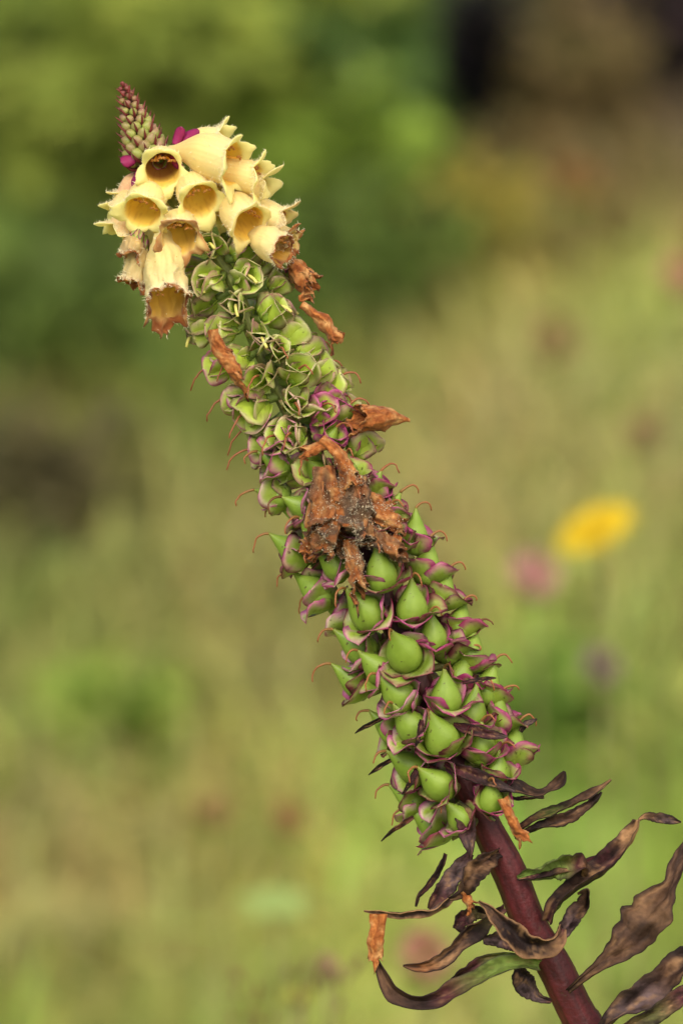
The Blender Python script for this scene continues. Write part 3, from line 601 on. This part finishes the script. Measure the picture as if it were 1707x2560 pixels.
# ------------------------------------------------------------------ wilted leaves
BR = lin(98, 72, 55); DK = lin(40, 28, 26); TN = lin(186, 144, 100); LG = lin(122, 146, 66); PU = lin(92, 50, 54); GY = lin(116, 96, 96)
def leaf(name, parent, pts, pal, seed, cup=.5, rough=1.0, nn=52, veins=True, edge=None, label=None, nv=11, bl=1.0):
    cup = cup*1.45; rough = rough*1.15
    """pts: (x, y, z, half width, twist in degrees: 0 flat to the camera, 90 edge on); pal: colours from base to tip"""
    p = spline([(x, -y, z, hw, tw) for x, y, z, hw, tw in pts], nn); V = np.linspace(-1, 1, nv); T = np.gradient(p[:, :3], axis=0); v = np.zeros((nn, nv, 3)); cl = np.zeros((nn, nv, 3))
    pal = np.asarray(pal); pu = np.linspace(0, 1, len(pal))
    for i in range(nn):
        t = nrm(T[i]); s = nrm(np.cross(t, [0, 0, 1.0])) ; n = np.cross(s, t); tw = R_(p[i, 4]+38*rough*n3((i/(nn-1)*3.2, 0, 0), 1, seed+15)); p[i, 3] *= .88; s2 = s*math.cos(tw)+n*math.sin(tw); n2 = np.cross(s2, t); hw = max(1.0, p[i, 3]); u = i/(nn-1)
        base = np.array([np.interp(u, pu, pal[:, c]) for c in range(3)])
        for j, q in enumerate(V):
            er = hw*(.30*n3((u*7, q*.7, 0), 1, seed)+.20*n3((u*19, q, 0), 1, seed+4))*rough*abs(q)
            x = p[i, :3]+s2*(q*hw+er)+n2*(cup*hw*(q*q)+hw*rough*(.45*n3((u*6, q*1.2, 3), 1, seed+8)+.22*n3((u*15, q*1.6, 3), 1, seed+11))-hw*.08*math.exp(-(q/.15)**2)+hw*.055*rough*math.sin(10*q+3*n3((u*4, q, 0), 1, seed)))
            v[i, j] = x
            nz = n3((u*5, q*1.6, 0), 1, seed+2); fine = n3((u*26, q*3, 0), 1, seed+6)
            c = lerp(base, DK, bl*np.clip(.18+1.5*nz+.5*fine, 0, .95)); c = lerp(c, TN, bl*np.clip(-nz*1.2-.18+.7*fine, 0, .6)); 
            lv = (u*11-abs(q)*1.3) % 1; c = c*(1-.30*math.exp(-((lv-.5)/.13)**2)*(abs(q) < .9))
            if veins: c = c*(1-.28*math.exp(-((abs(q)-.5)/.1)**2)-.2*math.exp(-(q/.08)**2))
            c = lerp(c, DK*.7 if edge is None else edge, sstep(.72, 1, abs(q)+.2*fine)*.8)
            cl[i, j] = c
    return mobj(name, v.reshape(-1, 3), grid_faces(nn, nv), M_leaf, parent, cols=cl.reshape(-1, 3), solid=.0003, label=label)
def z6(X, Y): return 880+X*.5274, 1900+Y*.5274
def L6(pts): return [(*z6(a, b), z, hw*.5274, tw) for a, b, z, hw, tw in pts]
leaf('leaf', ROOT, L6([(560,40,40,10,30),(640,85,70,34,25),(760,115,90,38,15),(860,150,85,26,40),(920,140,80,26,70),(975,90,80,34,20),(1000,45,80,6,20)]), [PU,GY*.8,GY,DK,BR,BR,DK], 3, .35, .7)
leaf('leaf', ROOT, L6([(700,150,30,10,40),(760,180,40,20,60),(830,178,45,12,60),(905,172,45,8,30)]), [PU,DK,BR], 4, .3)
leaf('leaf', ROOT, L6([(770,340,0,16,30),(850,285,10,22,40),(950,245,12,30,30),(1040,205,16,22,60),(1120,165,16,26,30),(1180,130,14,14,40),(1225,92,10,4,20)]), [PU,BR,LG*.6,BR,BR,TN], 5, .5, 1.0, edge=DK)
leaf('leaf', ROOT, L6([(770,370,4,12,40),(870,330,6,26,50),(980,292,10,30,30),(1080,250,12,34,20),(1150,195,14,26,40),(1180,150,14,6,40)]), [DK,DK,BR,BR,DK], 6, .6, 1.0)
leaf('leaf', ROOT, L6([(780,552,40,8,0),(860,520,62,40,-25),(950,480,74,66,-20),(1030,485,74,64,10),(1075,500,66,46,50),(1085,540,50,18,80)]), [LG*.9,LG*1.3,LG*1.3,LG*1.1,PU,TN], 7, .6, .8, edge=DK, bl=.28, label='half green curled leaf')
leaf('leaf', ROOT, L6([(780,560,52,6,60),(880,545,76,20,50),(970,520,82,20,60),(1025,510,80,10,50)]), [DK,PU,DK,TN], 8, .4)
leaf('leaf', ROOT, L6([(925,760,20,26,20),(965,680,36,38,40),(1060,610,44,44,55),(1180,520,44,54,45),(1280,420,38,50,35),(1340,330,30,36,40),(1350,280,26,20,20)]), [PU,DK*1.1,BR,DK*1.2,PU,TN,TN], 9, .9, .7, edge=None)
leaf('leaf', ROOT, L6([(930,740,0,16,10),(990,640,6,30,0),(1060,560,6,26,30),(1130,490,0,30,30),(1190,455,-4,6,30)]), [LG*.6,LG,LG*.8,PU,PU], 10, .5, .5, bl=.3)
leaf('leaf', ROOT, L6([(1350,285,26,4,30),(1385,268,24,18,20),(1450,275,20,27,10),(1510,285,18,20,10),(1555,292,16,2,0)]), [TN,BR,GY*.8,BR], 12, .5, .7)
leaf('leaf', ROOT, L6([(1020,1090,20,14,0),(1080,1030,44,20,10),(1180,945,60,42,5),(1290,850,64,88,-5),(1390,745,60,128,0),(1455,660,54,100,10),(1497,585,50,40,25),(1535,505,44,44,30),(1570,430,36,46,30),(1590,370,30,20,40)]), [DK,BR*.9,BR,BR*.9,lerp(BR,TN,.35),BR*.85,BR,BR*.8], 13, .18, 1.1, 52, nv=17, bl=.8, label='broad papery brown withered leaf')
leaf('leaf', ROOT, L6([(1120,1360,30,30,20),(1220,1230,56,46,35),(1330,1130,62,74,20),(1430,1060,60,90,15),(1530,990,54,80,30),(1640,920,40,60,20),(1700,880,30,10,20)]), [DK,DK,GY*.7,GY*.9,BR,DK,DK], 14, .5, .9)
leaf('leaf', ROOT, L6([(1140,1380,50,24,0),(1300,1250,80,40,-10),(1420,1190,84,46,0),(1540,1110,80,46,10),(1680,1020,70,26,10)]), [PU,PU*1.1,lerp(PU,LG,.5),PU,BR], 15, .4, .7)
leaf('leaf', ROOT, L6([(960,860,-30,16,0),(1010,820,-45,40,20),(1060,750,-55,50,0),(1110,690,-55,36,30),(1120,620,-50,20,60),(1070,640,-50,8,60)]), [PU,GY*1.1,GY*1.2,BR,BR,TN], 16, .5, .8)
leaf('leaf', ROOT, L6([(985,790,44,22,20),(950,840,80,48,40),(870,860,96,62,20),(780,830,96,66,0),(700,760,88,44,-10),(640,690,84,24,10),(595,655,80,6,20)]), [PU,lerp(BR,TN,.3),DK,DK*1.1,DK,BR,BR], 17, .6, .8, edge=lerp(TN,BR,.4))
leaf('leaf', ROOT, L6([(880,960,44,26,0),(780,950,70,38,-20),(660,990,86,48,-30),(520,1060,92,50,-30),(390,1120,92,42,-10),(280,1120,86,38,10),(195,1070,78,44,20),(140,980,72,28,20),(105,915,68,8,20)]), [LG*1.2,LG*1.2,LG,lerp(LG,PU,.5),PU,DK*1.3,BR,BR,DK], 18, .7, .7, 48, edge=DK, bl=.6, label='long leaf green at the stem and brown at its hooked tip')
leaf('leaf', ROOT, L6([(800,925,30,10,10),(700,925,50,30,10),(580,960,60,36,20),(480,1030,64,34,40),(400,1095,66,14,50)]), [LG*.9,LG*1.05,PU,DK,DK], 19, .4, .8, bl=.5)
leaf('leaf', ROOT, L6([(720,700,6,20,0),(640,745,20,40,10),(560,800,34,54,10),(490,880,44,40,20),(400,950,46,36,0),(310,970,44,26,10),(240,968,40,3,0)]), [PU,lerp(PU,LG,.3),DK,BR,lerp(BR,TN,.5),lerp(RUST,BR,.5),BR], 20, .6, .9)
leaf('leaf', ROOT, L6([(660,740,10,12,0),(590,720,16,34,-10),(530,750,20,44,0),(490,800,20,26,30)]), [PU,lerp(PU,LG,.4),PU,DK], 21, .5, .8)
leaf('leaf', ROOT, L6([(690,430,40,24,20),(620,470,70,48,10),(550,545,86,52,0),(490,620,86,24,40),(455,640,80,10,40)]), [DK,BR,lerp(BR,TN,.35),BR,DK], 22, .7, 1.1, label='dry brown bract folded against the stem')
leaf('leaf', ROOT, L6([(560,440,20,20,0),(500,520,30,46,-10),(440,600,40,50,0),(390,660,44,38,10),(365,700,44,16,20)]), [PU,GY,GY*1.05,PU,BR], 23, .3, .6)
leaf('leaf', ROOT, L6([(440,440,20,10,30),(400,520,26,24,40),(350,590,30,20,40),(310,640,30,14,50),(300,690,30,6,50)]), [PU,DK,PU*.8,DK], 24, .5, .8)
leaf('leaf', ROOT, L6([(470,640,60,16,30),(390,690,50,34,50),(310,710,46,30,55),(210,722,44,20,40),(120,712,44,16,30),(55,708,44,3,30)]), [BR,GY*.8,BR,DK,BR,BR], 25, .5, .9, edge=TN*.8)
leaf('leaf', ROOT, L6([(620,860,-20,20,0),(690,850,-24,46,0),(770,870,-26,48,0),(850,930,-20,20,10)]), [GY*.8,GY,PU,PU], 26, .3, .8)
leaf('leaf', ROOT, L6([(945,1150,-20,10,0),(880,1120,-30,34,20),(820,1060,-36,58,10),(790,1000,-36,36,20),(770,985,-34,6,20)]), [PU,GY,GY*1.1,DK,DK], 27, .5, .8)
def z5(X, Y): return 800+X*.4464, 1650+Y*.4464
def L5z(pts): return [(*z5(a, b), z, hw*.4464, tw) for a, b, z, hw, tw in pts]
leaf('bract', ROOT, L5z([(740,350,104,12,10),(820,375,116,32,10),(920,400,124,32,0),(1000,412,126,18,0),(1040,412,126,3,0)]), [DKP*.8,PU*.7,PU*.8,GY*.7], 31, .3, .5)
leaf('bract', ROOT, L5z([(690,570,100,14,10),(780,600,114,40,0),(880,640,124,44,10),(980,680,128,32,20),(1080,720,124,10,20)]), [DKP,PU*.8,DK*1.2,GY*.8], 32, .35, .7)
leaf('bract', ROOT, L5z([(760,790,80,24,0),(800,860,108,58,0),(815,960,116,52,0),(830,1040,112,24,10),(835,1090,106,4,10)]), [LG*.7,lerp(PU,LG,.3),PU,GY*.8,PU], 33, .3, .5)
leaf('bract', ROOT, L5z([(520,870,60,10,20),(460,900,66,20,40),(400,940,66,18,50),(340,1005,64,3,50)]), [PU,lerp(RUST,PU,.5),DK,DK], 34, .5, .6)
leaf('bract', ROOT, L5z([(540,580,120,14,30),(505,640,132,22,40),(480,690,134,18,50),(455,735,130,4,40)]), [DKP,PU*.7,DK,DK], 35, .5, .6)
leaf('bract', ROOT, L5z([(440,530,40,14,40),(350,575,40,18,40),(310,605,40,16,45),(270,640,36,2,45)]), [DKP,DK,DK], 36, .4, .4)
leaf('bract', ROOT, L5z([(380,300,40,14,40),(290,345,40,18,40),(240,370,40,16,45),(195,408,36,2,45)]), [DKP,DK,DK], 37, .4, .4)
leaf('bract', ROOT, L5z([(560,320,150,14,30),(545,380,156,20,40),(535,430,156,16,40),(528,470,152,3,40)]), [DKP,PU*.6,DK,DK], 38, .5, .6)
leaf('bract', ROOT, L5z([(790,120,126,10,30),(860,108,132,14,40),(930,95,132,12,40),(975,90,128,2,40)]), [DKP,DK,PU*.6], 39, .5, .6)
leaf('bract', ROOT, L5z([(1120,400,20,12,30),(1150,360,20,20,20),(1190,340,18,12,20),(1212,328,16,2,20)]), [DK,GY*.7,GY*.7], 40, .4, .6)

# ------------------------------------------------------------------ dead corollas caught on the spike
def dead(label, base, mouth, r, root=None, **k):
    if root is None:
        root = empty('withered_flower', W(base)[0], label, 'dead flower')
    d = dict(lobes=(.9, .7, .5, .6, .8), ll=26, flare=25, wither=1, crumple=10, hairs=0, stamens=0, narrow=.45, squash=.7); d.update(k)
    o, G_ = corolla('corolla', root, base, mouth, r, **d); return root, o, G_
dead('curled orange brown dead flower draped over young pods under the cream bells', P(535,833,128), P(588,930,140), 22, seed=301, ctrl=(-16,10,8), ll=58, lobes=(1.4,.5,.3,.3,.5), flare=-10, crumple=9, narrow=.8, down=(.6,-1,0))
dead('rust brown strip-like dead flower beside the pale young pods', P(752,765,60), P(828,836,58), 21, seed=312, ctrl=(8,14,0), ll=36, lobes=(1.0,.9,.8,.3,.6), flare=22, crumple=9, narrow=.75, down=(-.4,-1,0))
dead('papery tan dead flower jutting sideways from the middle of the spike', P(1024,1054,48), P(905,1050,76), 42, seed=323, ctrl=(0,10,0), ll=26, lobes=(.6,.8,.6,.4,.6), flare=20, crumple=9, narrow=.16, down=(0,-1,0))
dead('small dead flower with tan cap stuck in the lowest pod cup', P(1252,1988,132), P(1292,2070,134), 15, seed=334, ctrl=(-4,0,6), ll=34, lobes=(.9,.9,.5,.5,.8), flare=25, crumple=7, narrow=1.1, down=(.3,-1,0), rim=0)
dead('tiny orange brown dead flower under the folded dry bract', P(1150,2215,70), P(1172,2248,76), 14, seed=345, ll=24, lobes=(1.2,.8,.5,.6,.8), flare=35, crumple=7, narrow=.8)
dead('limp orange brown dead flower hanging from the long leaf tip', P(945,2278,84), P(940,2372,84), 19, seed=356, ll=36, lobes=(1.1,.4,.3,.3,.6), flare=-8, crumple=7, narrow=1.2, squash=.35, down=(0,.1,1))
CL = empty('withered_flower_clump', W(P(840,1250,110))[0], 'matted clump of brown dead flowers dusted with grey mould on the spike', 'dead flowers')
parts = []
for (b, m_, r, s, kw) in [
 (P(806,1104,140), P(872,1196,150), 26, 401, dict(ll=34, flare=30, crumple=9, narrow=.7, ctrl=(14,14,4))),
 (P(816,1116,136), P(768,1130,142), 19, 402, dict(ll=26, flare=10, crumple=6, narrow=.8)),
 (P(812,1170,120), P(818,1300,140), 46, 403, dict(dust=.7, ll=40, flare=20, crumple=15, narrow=.7)),
 (P(880,1190,120), P(872,1330,150), 58, 404, dict(dust=1, ll=40, flare=15, crumple=20, narrow=.6)),
 (P(822,1240,110), P(800,1362,120), 40, 405, dict(dust=.5, ll=34, flare=28, crumple=14, narrow=.6)),
 (P(900,1270,120), P(990,1312,130), 30, 406, dict(ll=32, flare=45, crumple=12, narrow=.7, down=(0,-1,0))),
 (P(895,1310,126), P(992,1378,140), 30, 407, dict(dust=.8, ll=30, flare=10, crumple=10, narrow=.8)),
 (P(872,1350,136), P(893,1440,148), 25, 408, dict(dust=.35, ll=64, flare=6, crumple=9, narrow=.9, lobes=(1.3,.5,.4,.4,.7))),
 (P(790,1300,90), P(772,1370,96), 24, 409, dict(ll=30, flare=30, crumple=12, narrow=.7)),
 (P(920,1240,100), P(958,1268,96), 22, 410, dict(ll=28, flare=38, crumple=10, narrow=.7))]:
    _, o, G_ = dead(None, b, m_, r, root=CL, seed=s, **kw); parts.append(G_.reshape(-1, 3))
allp = np.vstack(parts); mv, mf, mc = [], [], []
front = {}
for p in allp:                                                   # the outermost points of the clump, where the spores settle
    k = (int(p[0]//5), int(p[1]//5))
    if k not in front or front[k][2] < p[2]: front[k] = p
cen = P(888, 1308)
for p in list(front.values()):
    d = np.linalg.norm((p-cen)[:2]/[85, 105]); dens = 22*math.exp(-d*d*1.3)*np.clip(.5+2.2*n3(p, .03, 8), .05, 1.4)
    for _ in range(rng.poisson(dens)):
        q = p+rng.normal(0, 3.2, 3)+[0, 0, 3.0]; s = rng.uniform(.8, 2.1); b = len(mv); A_ = rng.normal(0, 1, (4, 3)); A_ = A_/np.linalg.norm(A_, axis=1)[:, None]*s
        mv += (q+A_).tolist(); mf += [(b, b+1, b+2), (b, b+2, b+3), (b, b+3, b+1), (b+1, b+3, b+2)]
        mc += [[lin(186, 172, 146), lin(130, 114, 94), lin(70, 58, 48), lin(214, 200, 168)][rng.integers(4)]]*4
print('mould', len(mf)//4)
mobj('mould', mv, mf, M_mould, CL, cols=np.array(mc), smooth=False, kind='stuff')
